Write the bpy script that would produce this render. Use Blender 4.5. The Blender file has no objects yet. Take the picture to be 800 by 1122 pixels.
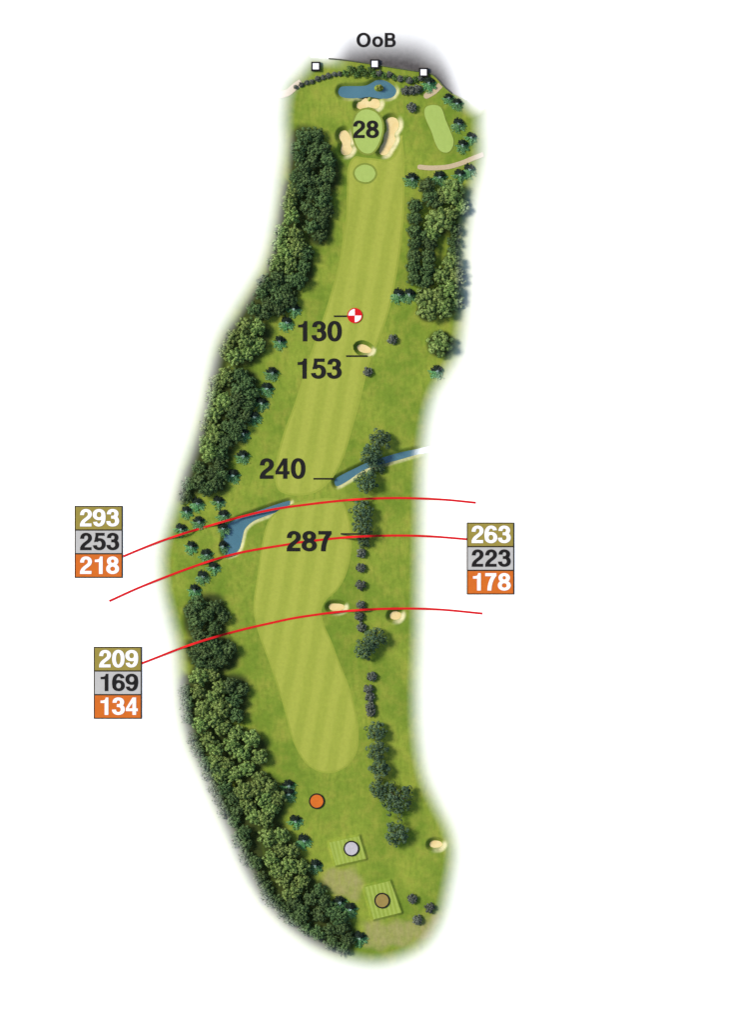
import bpy, math, random
import numpy as np
from mathutils import Vector
from mathutils.geometry import delaunay_2d_cdt

S = bpy.context.scene
COL = S.collection
K = 0.5                                   # metres per map unit


def P(x, y, z=0.0):
    return ((x - 400.0) * K, (561.0 - y) * K, z)


# ------------------------------------------------------------------ camera, sky, sun, exposure
CAM_H = 2000.0
cam = bpy.data.cameras.new('survey_camera')
camo = bpy.data.objects.new('survey_camera', cam)
COL.objects.link(camo)
camo.location = (0, 0, CAM_H)
cam.sensor_fit = 'VERTICAL'
cam.angle = 2 * math.atan(280.5 / CAM_H)
cam.clip_start = 1.0
cam.clip_end = 80000.0
S.camera = camo

SUN_EL, SUN_AZ = math.radians(43), math.radians(291)     # azimuth clockwise from +Y
W = bpy.data.worlds.new('World')
S.world = W
W.use_nodes = True
wn = W.node_tree
sky = wn.nodes.new('ShaderNodeTexSky')
sky.sky_type = 'NISHITA'
sky.sun_disc = False
sky.sun_elevation = SUN_EL
sky.sun_rotation = SUN_AZ
wn.links.new(sky.outputs[0], wn.nodes['Background'].inputs[0])
wn.nodes['Background'].inputs[1].default_value = 0.08
sl = bpy.data.lights.new('sun', 'SUN')
sl.energy = 2.0
sl.angle = math.radians(16)
sl.color = (1.0, 0.95, 0.87)
suno = bpy.data.objects.new('sun', sl)
COL.objects.link(suno)
tosun = Vector((math.sin(SUN_AZ) * math.cos(SUN_EL), math.cos(SUN_AZ) * math.cos(SUN_EL), math.sin(SUN_EL)))
suno.rotation_euler = tosun.to_track_quat('Z', 'Y').to_euler()
suno.location = (-300, 200, 400)
S.view_settings.view_transform = 'Standard'
S.view_settings.look = 'None'
S.view_settings.gamma = 1.0
S.view_settings.use_curve_mapping = False
S.view_settings.exposure = 1.94
GAIN = (2.34, 2.42, 2.5)                    # measured: pixel value of a sunlit flat surface / its albedo


def alb(r, g, b):
    o = []
    for c, k in zip((r, g, b), GAIN):
        c /= 255.0
        l = c / 12.92 if c < 0.04045 else ((c + 0.055) / 1.055) ** 2.4
        o.append(min(l / k, 0.8))
    return (o[0], o[1], o[2], 1.0)


# ------------------------------------------------------------------ helpers: objects
def tag(o, label=None, cat=None, group=None, kind=None):
    if label: o['label'] = label
    if cat: o['category'] = cat
    if group: o['group'] = group
    if kind: o['kind'] = kind
    return o


def mesh_obj(name, V, F, mat=None, parent=None, smooth=False):
    me = bpy.data.meshes.new(name)
    me.from_pydata([tuple(map(float, v)) for v in V], [], [tuple(int(i) for i in f) for f in F])
    if mat is not None: me.materials.append(mat)
    if smooth: me.polygons.foreach_set('use_smooth', [True] * len(me.polygons))
    me.update()
    return link(name, me, parent)


def link(name, me, parent=None):
    o = bpy.data.objects.new(name, me)
    COL.objects.link(o)
    if parent is not None: o.parent = parent
    return o


def empty(name, loc, label, cat, group=None):
    o = bpy.data.objects.new(name, None)
    COL.objects.link(o)
    o.location = loc
    o.empty_display_size = 1.0
    return tag(o, label, cat, group)


def quad_mesh(name, V, Q):
    """numpy fast path: V n x 3, Q m x 4"""
    me = bpy.data.meshes.new(name)
    me.vertices.add(len(V))
    me.vertices.foreach_set('co', np.asarray(V, dtype=np.float32).ravel())
    n = len(Q)
    me.loops.add(n * 4)
    me.loops.foreach_set('vertex_index', np.asarray(Q, dtype=np.int32).ravel())
    me.polygons.add(n)
    me.polygons.foreach_set('loop_start', np.arange(0, n * 4, 4, dtype=np.int32))
    me.update(calc_edges=True)
    return me


def attr(me, name, vals):
    a = me.attributes.new(name, 'FLOAT', 'POINT')
    a.data.foreach_set('value', np.asarray(vals, dtype=np.float32))


# ------------------------------------------------------------------ helpers: curves and fields (map units)
def smooth_closed(pts, n=8):
    p = np.array(pts, float)
    out = []
    m = len(p)
    for i in range(m):
        a, b, c, d = p[i - 1], p[i], p[(i + 1) % m], p[(i + 2) % m]
        for t in np.linspace(0, 1, n, endpoint=False):
            out.append(0.5 * ((2 * b) + (c - a) * t + (2 * a - 5 * b + 4 * c - d) * t * t + (3 * b - a - 3 * c + d) * t ** 3))
    return np.array(out)


def smooth_open(pts, step=1.0):
    p = np.array(pts, float)
    p = np.vstack([2 * p[0] - p[1], p, 2 * p[-1] - p[-2]])
    out = []
    for i in range(1, len(p) - 2):
        a, b, c, d = p[i - 1], p[i], p[i + 1], p[i + 2]
        n = max(2, int(np.hypot(*(c - b)) / step))
        for t in np.linspace(0, 1, n, endpoint=False):
            out.append(0.5 * ((2 * b) + (c - a) * t + (2 * a - 5 * b + 4 * c - d) * t * t + (3 * b - a - 3 * c + d) * t ** 3))
    out.append(p[-2])
    return np.array(out)


def sdf(poly, X, Y):
    """signed distance, negative inside"""
    X = np.asarray(X, float); Y = np.asarray(Y, float)
    d2 = np.full(X.shape, 1e12)
    ins = np.zeros(X.shape, bool)
    n = len(poly)
    for i in range(n):
        ax, ay = poly[i]; bx, by = poly[(i + 1) % n]
        ex, ey = bx - ax, by - ay
        L = ex * ex + ey * ey
        if L < 1e-12: continue
        t = np.clip(((X - ax) * ex + (Y - ay) * ey) / L, 0, 1)
        d2 = np.minimum(d2, (X - ax - t * ex) ** 2 + (Y - ay - t * ey) ** 2)
        if ey != 0:
            c = (ay <= Y) != (by <= Y)
            ins ^= c & (X < ax + (Y - ay) * ex / ey)
    d = np.sqrt(d2)
    return np.where(ins, -d, d)


def local_sdf(poly, X, Y, margin):
    """sdf on a grid, evaluated only near the polygon"""
    out = np.full(X.shape, 1e3)
    lo, hi = poly.min(0) - margin, poly.max(0) + margin
    m = (X > lo[0]) & (X < hi[0]) & (Y > lo[1]) & (Y < hi[1])
    out[m] = sdf(poly, X[m], Y[m])
    return out


def sstep(a, b, x):
    t = np.clip((x - a) / (b - a), 0, 1)
    return t * t * (3 - 2 * t)


def bank(a, b, x):
    t = np.clip((x - a) / (b - a), 0, 1)
    return 0.65 * t + 0.35 * t * t * (3 - 2 * t)


def offset_poly(poly, d):
    p = np.asarray(poly, float)
    t = np.roll(p, -1, 0) - np.roll(p, 1, 0)
    t /= np.maximum(np.hypot(t[:, 0], t[:, 1]), 1e-9)[:, None]
    n = np.stack([t[:, 1], -t[:, 0]], 1)
    area = np.sum(p[:, 0] * np.roll(p[:, 1], -1) - np.roll(p[:, 0], -1) * p[:, 1])
    return p + n * d * (1 if area > 0 else -1)


# ------------------------------------------------------------------ helpers: materials
def mat_new(name, rough=0.9, spec=0.15):
    m = bpy.data.materials.new(name)
    m.use_nodes = True
    b = m.node_tree.nodes['Principled BSDF']
    b.inputs['Roughness'].default_value = rough
    b.inputs['Specular IOR Level'].default_value = spec
    return m, m.node_tree, b


def N(nt, t, **kw):
    n = nt.nodes.new(t)
    for k, v in kw.items():
        if k.startswith('_'): setattr(n, k[1:], v)
        else: n.inputs[k].default_value = v
    return n


def mixc(nt, f, a, b, blend='MIX'):
    n = nt.nodes.new('ShaderNodeMix')
    n.data_type = 'RGBA'
    n.blend_type = blend
    for s, v in ((0, f), (6, a), (7, b)):
        if hasattr(v, 'links') or hasattr(v, 'is_linked'): nt.links.new(v, n.inputs[s])
        else: n.inputs[s].default_value = v
    return n.outputs[2]


def math_n(nt, op, a, b=0.0, clamp=False):
    n = nt.nodes.new('ShaderNodeMath')
    n.operation = op
    n.use_clamp = clamp
    for s, v in ((0, a), (1, b)):
        if hasattr(v, 'is_linked'): nt.links.new(v, n.inputs[s])
        else: n.inputs[s].default_value = v
    return n.outputs[0]


def ramp(nt, v, lo, hi):
    n = nt.nodes.new('ShaderNodeMapRange')
    n.inputs['From Min'].default_value = lo
    n.inputs['From Max'].default_value = hi
    nt.links.new(v, n.inputs['Value'])
    return n.outputs[0]


def noise(nt, scale, detail=3.0, stretch=None, rot=0.0, rough=0.55):
    tc = nt.nodes.new('ShaderNodeTexCoord')
    mp = nt.nodes.new('ShaderNodeMapping')
    nt.links.new(tc.outputs['Object'], mp.inputs['Vector'])
    mp.inputs['Rotation'].default_value = (0, 0, rot)
    if stretch: mp.inputs['Scale'].default_value = stretch
    n = nt.nodes.new('ShaderNodeTexNoise')
    nt.links.new(mp.outputs[0], n.inputs['Vector'])
    n.inputs['Scale'].default_value = scale
    n.inputs['Detail'].default_value = detail
    n.inputs['Roughness'].default_value = rough
    return n.outputs['Fac']


def bump(nt, b, h, strength, dist):
    n = nt.nodes.new('ShaderNodeBump')
    n.inputs['Strength'].default_value = strength
    n.inputs['Distance'].default_value = dist
    nt.links.new(h, n.inputs['Height'])
    nt.links.new(n.outputs[0], b.inputs['Normal'])


def getattr_n(nt, name):
    n = nt.nodes.new('ShaderNodeAttribute')
    n.attribute_name = name
    return n.outputs['Fac']


def flat(name, rgb, rough=0.8, spec=0.1, var=0.06, scale=0.6):
    """painted or moulded surface with slight mottling"""
    m, nt, b = mat_new(name, rough, spec)
    c = alb(*rgb)
    f = ramp(nt, noise(nt, scale, 4), 0.3, 0.7)
    lo = tuple(v * (1 - var) for v in c[:3]) + (1,)
    hi = tuple(min(0.8, v * (1 + var)) for v in c[:3]) + (1,)
    nt.links.new(mixc(nt, f, lo, hi), b.inputs['Base Color'])
    return m


def turf(name, base, light, dark, stripe=None, grain=0.14, stripe_amt=1.0):
    """mown grass; stripe = (angle, period m) of the mower bands"""
    m, nt, b = mat_new(name, 0.95, 0.05)
    fine = noise(nt, 0.45, 6, rough=0.75)
    strk = noise(nt, 0.5, 3, (1.0, 0.22, 1), 0.25)
    big = noise(nt, 0.035, 3)
    col = mixc(nt, ramp(nt, big, 0.35, 0.65), alb(*base), alb(*light))
    col = mixc(nt, math_n(nt, 'MULTIPLY', ramp(nt, strk, 0.42, 0.75), 0.5), col, alb(*dark))
    if stripe:
        tc = nt.nodes.new('ShaderNodeTexCoord')
        sx = nt.nodes.new('ShaderNodeSeparateXYZ')
        nt.links.new(tc.outputs['Object'], sx.inputs[0])
        u = math_n(nt, 'ADD', math_n(nt, 'MULTIPLY', sx.outputs[0], math.cos(stripe[0])), math_n(nt, 'MULTIPLY', sx.outputs[1], math.sin(stripe[0])))
        wob = math_n(nt, 'MULTIPLY', noise(nt, 0.08, 2), 1.2)
        s = math_n(nt, 'SINE', math_n(nt, 'ADD', math_n(nt, 'MULTIPLY', u, 2 * math.pi / stripe[1]), wob))
        s = ramp(nt, s, -0.6, 0.6)
        col = mixc(nt, math_n(nt, 'MULTIPLY', s, stripe_amt), col, alb(*stripe[2]))
    g = ramp(nt, fine, 0.25, 0.75)
    gv = math_n(nt, 'ADD', math_n(nt, 'MULTIPLY', g, grain * 2), 1.0 - grain)
    gc = nt.nodes.new('ShaderNodeCombineColor')
    for i in range(3): nt.links.new(gv, gc.inputs[i])
    col = mixc(nt, 1.0, col, gc.outputs[0], 'MULTIPLY')
    nt.links.new(col, b.inputs['Base Color'])
    bump(nt, b, fine, 0.25, 0.12)
    return m


# ------------------------------------------------------------------ outlines of the plan
COURSE = smooth_closed([
    (348, 63), (331, 80), (316, 99), (312, 130), (313, 160), (309, 190), (305, 220), (299, 255), (289, 290),
    (273, 318), (256, 345), (240, 375), (231, 410), (224, 445), (214, 480), (202, 515), (192, 550), (183, 580),
    (177, 610), (179, 645), (187, 680), (194, 710), (197, 745), (200, 780), (208, 815), (224, 850), (239, 885),
    (255, 920), (271, 955), (289, 985), (314, 1012), (345, 1035), (375, 1048), (410, 1055), (440, 1049), (466, 1034),
    (483, 1006), (492, 970), (497, 935), (492, 908), (478, 880), (465, 850), (458, 810), (456, 760), (458, 700),
    (459, 640), (460, 580), (461, 520), (466, 470), (474, 435), (488, 410), (501, 385), (507, 350), (508, 310),
    (508, 280), (512, 240), (518, 210), (523, 190), (527, 165), (526, 140), (525, 120), (513, 98), (497, 76), (478, 62),
    (455, 50), (420, 47), (390, 50), (366, 56)], 4)
BOUND = smooth_open([(360, 64.2), (375, 65.5), (400, 69), (425, 73), (450, 77), (470, 80), (478, 85), (486, 94), (495, 102)], 2.0)
VERGE = np.vstack([[(340, 62)], BOUND, [(512, 110), (527, 120), (560, 110), (520, 30), (340, 30)]])

FAIR_UP = smooth_closed([
    (388, 172), (381, 185), (380, 215), (379, 240), (375, 265), (371, 290), (363.5, 318), (355, 345), (344, 376), (333, 410), (323, 441),
    (312, 470), (304, 498), (301, 520), (305, 537), (322, 543), (345, 540), (362, 527), (372, 511), (379, 494),
    (386, 470), (395, 438), (405, 398), (418, 366), (428, 335), (435, 300), (440, 265), (443, 232), (443.5, 200), (443.2, 178), (442, 160), (440, 147), (437.5, 158), (432, 170), (423, 175), (410, 173.5), (398, 172.5)], 6)
FAIR_LOW = smooth_closed([
    (318, 553), (335, 549), (355, 546), (373, 548), (381, 562), (385.5, 585), (384.5, 608), (379, 630), (370, 646), (358, 657), (352.5, 668),
    (355, 684), (363, 702), (372, 726), (381, 748), (388, 771), (393, 800), (391, 824), (377, 842), (356, 847),
    (336, 837), (321, 812), (310, 772), (297, 732), (283, 694), (277.5, 665), (281, 636), (288, 590), (297, 566)], 6)
GREEN = smooth_closed([(402.5, 119), (413, 123), (419, 132), (420, 142), (418, 152), (413.5, 162), (407, 168.5), (399, 168.5), (392, 163), (387.5, 153), (386, 142), (387.5, 131), (393, 122)], 8)
APPROACH = smooth_closed([(400, 179.5), (408, 182), (412, 188), (411.5, 194), (406, 199.5), (399, 200.5), (392, 198), (388, 192), (388.5, 186), (393, 181.5)], 6)
PRACTICE = smooth_closed([(465, 125), (466, 118), (472, 115), (480, 115.5), (485, 120), (489, 132), (494.5, 145), (497.5, 155), (495, 164), (489, 167.5), (482, 165), (477, 157), (473, 145), (468, 134)], 6)
TEE_SILVER = np.array([(361, 923), (393.5, 916), (401, 940.5), (368, 948)])
TEE_GOLD = np.array([(399, 972), (427.5, 965), (440, 999.5), (409.5, 1007)])
DRY = [smooth_closed([(352, 957), (391, 953), (394, 984), (380, 982), (360, 975)], 4),
       smooth_closed([(402, 1010), (430, 1011), (455, 1008), (480, 1003), (474, 1025), (440, 1036), (402, 1036)], 4)]
PATHS = [('gravel_path', [(308, 104), (316, 101), (323, 95), (330, 90)], 7.5), ('gravel_path', [(467.5, 105), (476, 100), (483, 93)], 6.5),
         ('gravel_path', [(460, 183), (472, 184), (490, 183), (505, 179), (516, 174.5), (530, 169)], 5.2)]
BUNKERS = [
    ([(391, 117), (391.5, 112.5), (396, 110.5), (401, 107.3), (404.5, 110.8), (409, 108.3), (414, 109), (416.5, 113), (415, 117), (411, 118.3), (403, 116.8), (396, 119.3)],
     'wavy pale sand bunker between the blue pond and the 28 green'),
    ([(371.5, 147), (374, 143.3), (379, 142.5), (383, 147), (384.5, 153), (384, 158), (386, 163), (383, 168), (377, 169.5), (373.5, 166), (374, 161), (374.8, 156), (372, 151.5)],
     'narrow curved tan sand bunker left of the 28 green'),
    ([(423, 131), (428, 128), (434, 129), (437, 134), (436.5, 140), (432.5, 146), (433.5, 152), (431.5, 157), (427.5, 163), (424.5, 168), (419.5, 169.5), (415.8, 167), (416.8, 161), (420.3, 155), (420.8, 148), (424, 142), (423.5, 136)],
     'largest bunker, a long lobed strip of sand right of the 28 green'),
    ([(391, 379.5), (396, 377), (402, 378.5), (407, 382.5), (405.5, 386), (400, 386.5), (394, 384.5)], 'small oval sand bunker above the black line of the number 153'),
    ([(360, 665), (363, 661.8), (370, 661.5), (376.5, 663), (376.5, 667), (371, 669.3), (363, 668.8)], 'small sand bunker in the notch of the lower fairway, cut by the lowest red arc'),
    ([(427.3, 674), (429.5, 671), (434, 669.8), (438.8, 671.5), (439.5, 675), (436.5, 678.6), (431.5, 679), (428, 677.2)], 'small round sand bunker just under the right end of the lowest red arc'),
    ([(471, 925), (473.5, 922), (478, 921.3), (483.5, 922.8), (485, 926), (482, 928.8), (476, 929.3), (472, 928)], 'lone small sand bunker at the right edge of the grass below the big tree'),
]
BUNKERS = [(smooth_closed(p, 6), l) for p, l in BUNKERS]
POND = smooth_closed([(371, 99), (374, 95), (383, 94.3), (394, 94.3), (402, 93.4), (408, 90.3), (413, 87.8), (420, 87.8), (427, 90.8), (432.5, 95.5), (434, 100), (431, 105), (424, 107.3), (415, 106.5), (404, 104.8), (394, 106.3), (384, 107), (375, 105.6), (371.5, 102.5)], 6)
DITCH_R = smooth_closed([(367.5, 525.5), (373, 521.5), (390, 513), (403, 507), (417, 502.3), (438, 496.3), (452, 493.4), (464, 491.2), (472, 490.0), (472, 494.5), (464, 496.0), (453, 498.8), (438, 503.2), (420, 508), (405, 512), (394, 517.5), (381, 526.5), (370, 532.3), (367, 529.5)], 4)
DITCH_L = smooth_closed([(316, 549.2), (300, 554), (280, 561), (264, 567), (251, 573.5), (246, 580), (245, 592), (243.5, 603), (248, 608.3), (256, 606.8), (262, 601), (265, 590), (268, 579.5), (277, 571), (290, 565.5), (305, 560), (316, 554.5), (317.5, 551)], 4)
WATERS = [(POND, 'pond'), (DITCH_R, 'ditch_water'), (DITCH_L, 'ditch_water')]

# ------------------------------------------------------------------ trees: where each one stands
rng = random.Random(11)
TREES = []        # (kind, x, y, R, H, label, category, group)

# lone conifers, crown coloured as the shaded side, blue-green lower boughs as the lit side
CON = [
    (322, 338, 7, 'conifer at the foot of the dark wood just up-left of the number 130'),
    (314, 353, 7, 'conifer standing left of the number 130, against its digit 1'),
    (306.5, 374, 7, 'conifer beside the rounded pale tree clump, halfway between 130 and 153'),
    (298, 408, 7, 'topmost conifer of the slanting row left of the number 153'),
    (292, 425, 7, 'second conifer down the slanting row below and left of 153'),
    (286.5, 441, 7, 'third conifer down the slanting row left of the upper fairway'),
    (278.5, 456.5, 7, 'fourth conifer down the slanting row left of the upper fairway'),
    (266.5, 475, 7, 'fifth conifer down the slanting row, touching the wood edge'),
    (266, 499, 7, 'conifer left of and slightly above the number 240'),
    (255, 520, 7, 'conifer at the lowest tip of the wood, left of the number 240'),
    (239, 549, 6.6, 'conifer on open grass just above the left end of the ditch'),
    (216, 551, 7, 'conifer touching the ragged lower end of the left wood'),
    (204, 560, 6.6, 'conifer near the left edge of the grass, first under the wood'),
    (217.5, 571, 6.6, 'conifer in the middle of the loose group, above the top red arc'),
    (244.5, 564, 6.6, 'conifer on the upper bank of the left ditch, over the top red arc'),
    (198, 579, 6.6, 'leftmost conifer, above the top red arc at the edge of the grass'),
    (244, 578.5, 6.6, 'conifer under the top red arc at the ditch bank'),
    (209.5, 598.5, 6.8, 'conifer alone between the top and middle red arcs near the left edge'),
    (243.5, 598, 6.8, 'conifer overhanging the lower bend of the blue ditch'),
    (225.5, 607, 6.8, 'conifer just above the middle red arc left of the ditch'),
    (234, 621, 6.4, 'conifer just below the middle red arc'),
    (222, 631, 6.8, 'second conifer below the middle red arc, above the pale stubby one'),
    (213, 646, 7, 'pale lower conifer touching the top of the dark wood under the middle red arc'),
    (316, 860, 7, 'upper of two overlapping conifers left of the orange disc'),
    (316, 869, 7.2, 'lower of two overlapping conifers left of the orange disc'),
    (323.5, 898.5, 7, 'conifer between orange disc and silver disc, at the wood edge'),
    (332.8, 920, 7.4, 'dark capped conifer left of the silver disc tee'),
    (345.5, 947.5, 7.4, 'conifer at the lower left corner of the silver disc tee'),
    (372, 987.5, 7.4, 'upper of two close conifers left of the gold disc tee'),
    (383.3, 995, 7.4, 'lower of two close conifers left of the gold disc tee'),
    (394, 1026.5, 7.6, 'lowest conifer of all, near the bottom end of the grass'),
    (502.7, 135.5, 6.8, 'conifer right of the long pale practice green, upper one'),
    (507, 159, 6.8, 'conifer right of the foot of the long pale practice green'),
    (451.5, 195.5, 7.4, 'conifer below the left end of the tan path, beside the fairway'),
    (481.5, 193.5, 7.4, 'conifer under the middle of the tan path'),
    (504, 191, 6.8, 'conifer under the right half of the tan path'),
    (514.5, 185.5, 6.8, 'conifer under the fading right end of the tan path'),
    (470, 91, 7.5, 'spreading conifer under the white square at the top right'),
    (491.5, 107, 5.4, 'small dusky conifer by the boundary at the top right'),
    (500.5, 113, 6, 'faded conifer at the top right edge of the grass'),
    (516.5, 150, 6, 'faintest conifer at the right edge, right of the practice green'),
    (437, 322.5, 7.2, 'left one of the joined conifers right of the upper fairway'),
    (448.5, 322.5, 7.2, 'right one of the joined conifers right of the upper fairway'),
    (479, 406, 7, 'greyish conifer under the round leafy tree at the right edge'),
]
for x, y, r, l in CON:
    TREES.append(('conifer', x, y, r, r * K * 1.0, l, 'conifer', 'lone conifers on the golf course'))

BUSH = [
    (430, 372, 5.6, 'round grey-green bush alone right of the bunker above 153'),
    (403, 407.5, 5.4, 'round grey-green bush on the fairway edge right of the number 153'),
    (451.3, 118, 5.8, 'round bush alone between the long bunker and the practice green'),
    (444.5, 99.5, 5.2, 'leftmost of three merged bushes right of the pond'),
    (451.3, 99, 5.4, 'middle one of three merged bushes right of the pond'),
    (457.8, 98, 5.2, 'rightmost of three merged bushes right of the pond'),
    (396, 606, 5.6, 'top bush of the line right of the lower fairway, under the 287 tree'),
    (395.5, 622, 5.6, 'second round bush down the line right of the lower fairway'),
    (395.3, 641, 5.8, 'third round bush down the line right of the lower fairway'),
    (395.6, 663, 5.4, 'round bush just above the lowest red arc between two bunkers'),
    (393.7, 675.5, 5.4, 'round bush just below the lowest red arc between two bunkers'),
    (396.2, 687.3, 5.6, 'round bush just above the twin dark tree right of the lower fairway'),
    (407.5, 741, 5.8, 'round bush alone below the twin dark tree'),
    (404, 755, 5.6, 'upper of the stacked bushes right of the lower fairway bottom'),
    (405.4, 763.5, 5.6, 'bush in the middle of the stack right of the lower fairway'),
    (406, 773.5, 5.4, 'lower bush of the stack, joined to the one beneath'),
    (406.5, 780, 5.6, 'lowest bush of the stack, just above the row of dark trees'),
    (452, 984.5, 5.8, 'upper left bush of the triangle right of the gold disc tee'),
    (471, 994.5, 5.8, 'rightmost bush of the triangle right of the gold disc tee'),
    (457.5, 1007.5, 5.8, 'lowest bush of the triangle right of the gold disc tee'),
]
for x, y, r, l in BUSH:
    TREES.append(('bush', x, y, r, r * K * 1.1, l, 'bush', 'round grey-green bushes'))

DARKR = [
    (417, 482, 12, 'upper dark tree growing just above the right ditch'),
    (406.5, 498, 12, 'dark tree leaning left over the right ditch'),
    (412.5, 510, 10, 'smaller dark tree crown covering the middle of the right ditch'),
    (401.5, 527, 12.5, 'dark tree on the lower bank of the right ditch'),
    (397, 560.5, 12, 'dark tree right of the lower fairway top, under the top red arc'),
    (397.5, 579, 12, 'dark tree crossed by the black line of the number 287'),
    (398.5, 593, 7.5, 'small dark tree crown under the middle red arc above the line of bushes'),
    (410.5, 699, 12.5, 'right half of the twin dark tree under the lowest red arc'),
    (400, 711, 11.5, 'left half of the twin dark tree under the lowest red arc'),
    (412.5, 801, 11, 'top tree of the dark row right of the lower fairway bottom'),
    (413.5, 822, 11.5, 'second tree down the dark row right of the lower fairway bottom'),
    (416, 842, 11.5, 'third tree down the dark row, level with the fairway bottom'),
    (414.5, 864, 10.5, 'dark tree touching the left of the biggest dark tree'),
    (434, 874, 19, 'biggest dark tree of the row, wide crown right of the orange disc'),
    (434, 913, 13.5, 'dark tree at the foot of the row, right of the silver disc'),
]
for x, y, r, l in DARKR:
    TREES.append(('dusk', x, y, r * 1.07, min(r * K * 1.35, 8.5), l, 'tree', 'dark trees along the right of the hole'))

BRIGHTR = [
    (482.5, 377, 15.5, 'big rounded pale leafy tree alone at the right edge, above a grey conifer'),
    (496, 211, 14, 'pale leafy tree under the tan path at the right'), (484.5, 216, 9.5, 'small pale leafy tree left of the one under the tan path'),
    (506, 227, 10, 'pale leafy tree on the outer right edge below the tan path'), (481.5, 243, 16, 'large pale leafy tree in the middle of the right wood'),
    (494, 236, 10, 'pale leafy tree right of the large one in the right wood'), (473.5, 256, 9, 'pale leafy tree at the top of the small clearing'),
    (495, 288, 11, 'pale leafy tree right of the small clearing'), (499, 303, 12.5, 'pale leafy tree at the outer edge below the clearing'),
    (484, 302, 10, 'pale leafy tree under the small clearing'), (493, 318, 13, 'pale leafy tree in the lower right wood near its outer edge'),
    (501, 330, 9.5, 'outermost pale leafy tree low in the right wood'), (466, 326, 11.5, 'pale leafy tree beside the joined conifers'),
    (480, 326, 12, 'pale leafy tree in the middle of the lower right wood'), (469.5, 340, 13.5, 'pale leafy tree at the bottom left tip of the right wood'),
    (487, 337, 13, 'pale leafy tree at the bottom right tip of the right wood'),
]
for x, y, r, l in BRIGHTR:
    TREES.append(('pale', x, y, r, min(r * K * 1.4, 8.0), l, 'tree', 'pale leafy trees of the right wood'))
DARKW = [
    (468, 204, 9.5, 'dark tree at the top left of the right wood, beneath the tan path'), (471.5, 217, 10, 'dark tree second from the top of the right wood'),
    (478, 222, 8.5, 'dark tree between pale trees near the top of the right wood'),
    (455, 226, 8.6, 'top dark tree of the straight column right of the upper fairway'), (454.5, 240, 8.8, 'second dark tree of the column right of the upper fairway'),
    (454.5, 254, 8.8, 'third dark tree of the column right of the upper fairway'), (455, 267.5, 8.6, 'fourth dark tree of the column right of the upper fairway'),
    (454, 281, 8.8, 'fifth dark tree of the column right of the upper fairway'), (453, 293, 8.4, 'sixth dark tree of the column right of the upper fairway'),
    (454.5, 304.5, 8.6, 'lowest dark tree of the column, above the joined conifers'),
    (464, 258, 7, 'small dark tree tucked beside the column, left of the pale trees'), (471, 268, 8.6, 'dark tree at the left rim of the small clearing'),
    (469.5, 282, 9.2, 'dark tree low on the left rim of the small clearing'), (468.5, 296, 9.4, 'dark tree left of the pale trees below the clearing'),
    (467.5, 309, 9, 'dark tree at the foot of the inner dark row of the right wood'),
    (499.5, 252, 7.4, 'upper dark tree on the outer edge of the right wood'), (497, 265, 7.4, 'middle dark tree on the outer edge of the right wood'), (496, 276, 6.8, 'lower dark tree at the right rim of the small clearing'),
]
for x, y, r, l in DARKW:
    TREES.append(('dark', x, y, r, min(r * K * 1.5, 7.0), l, 'tree', 'dark trees of the right wood'))

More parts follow.
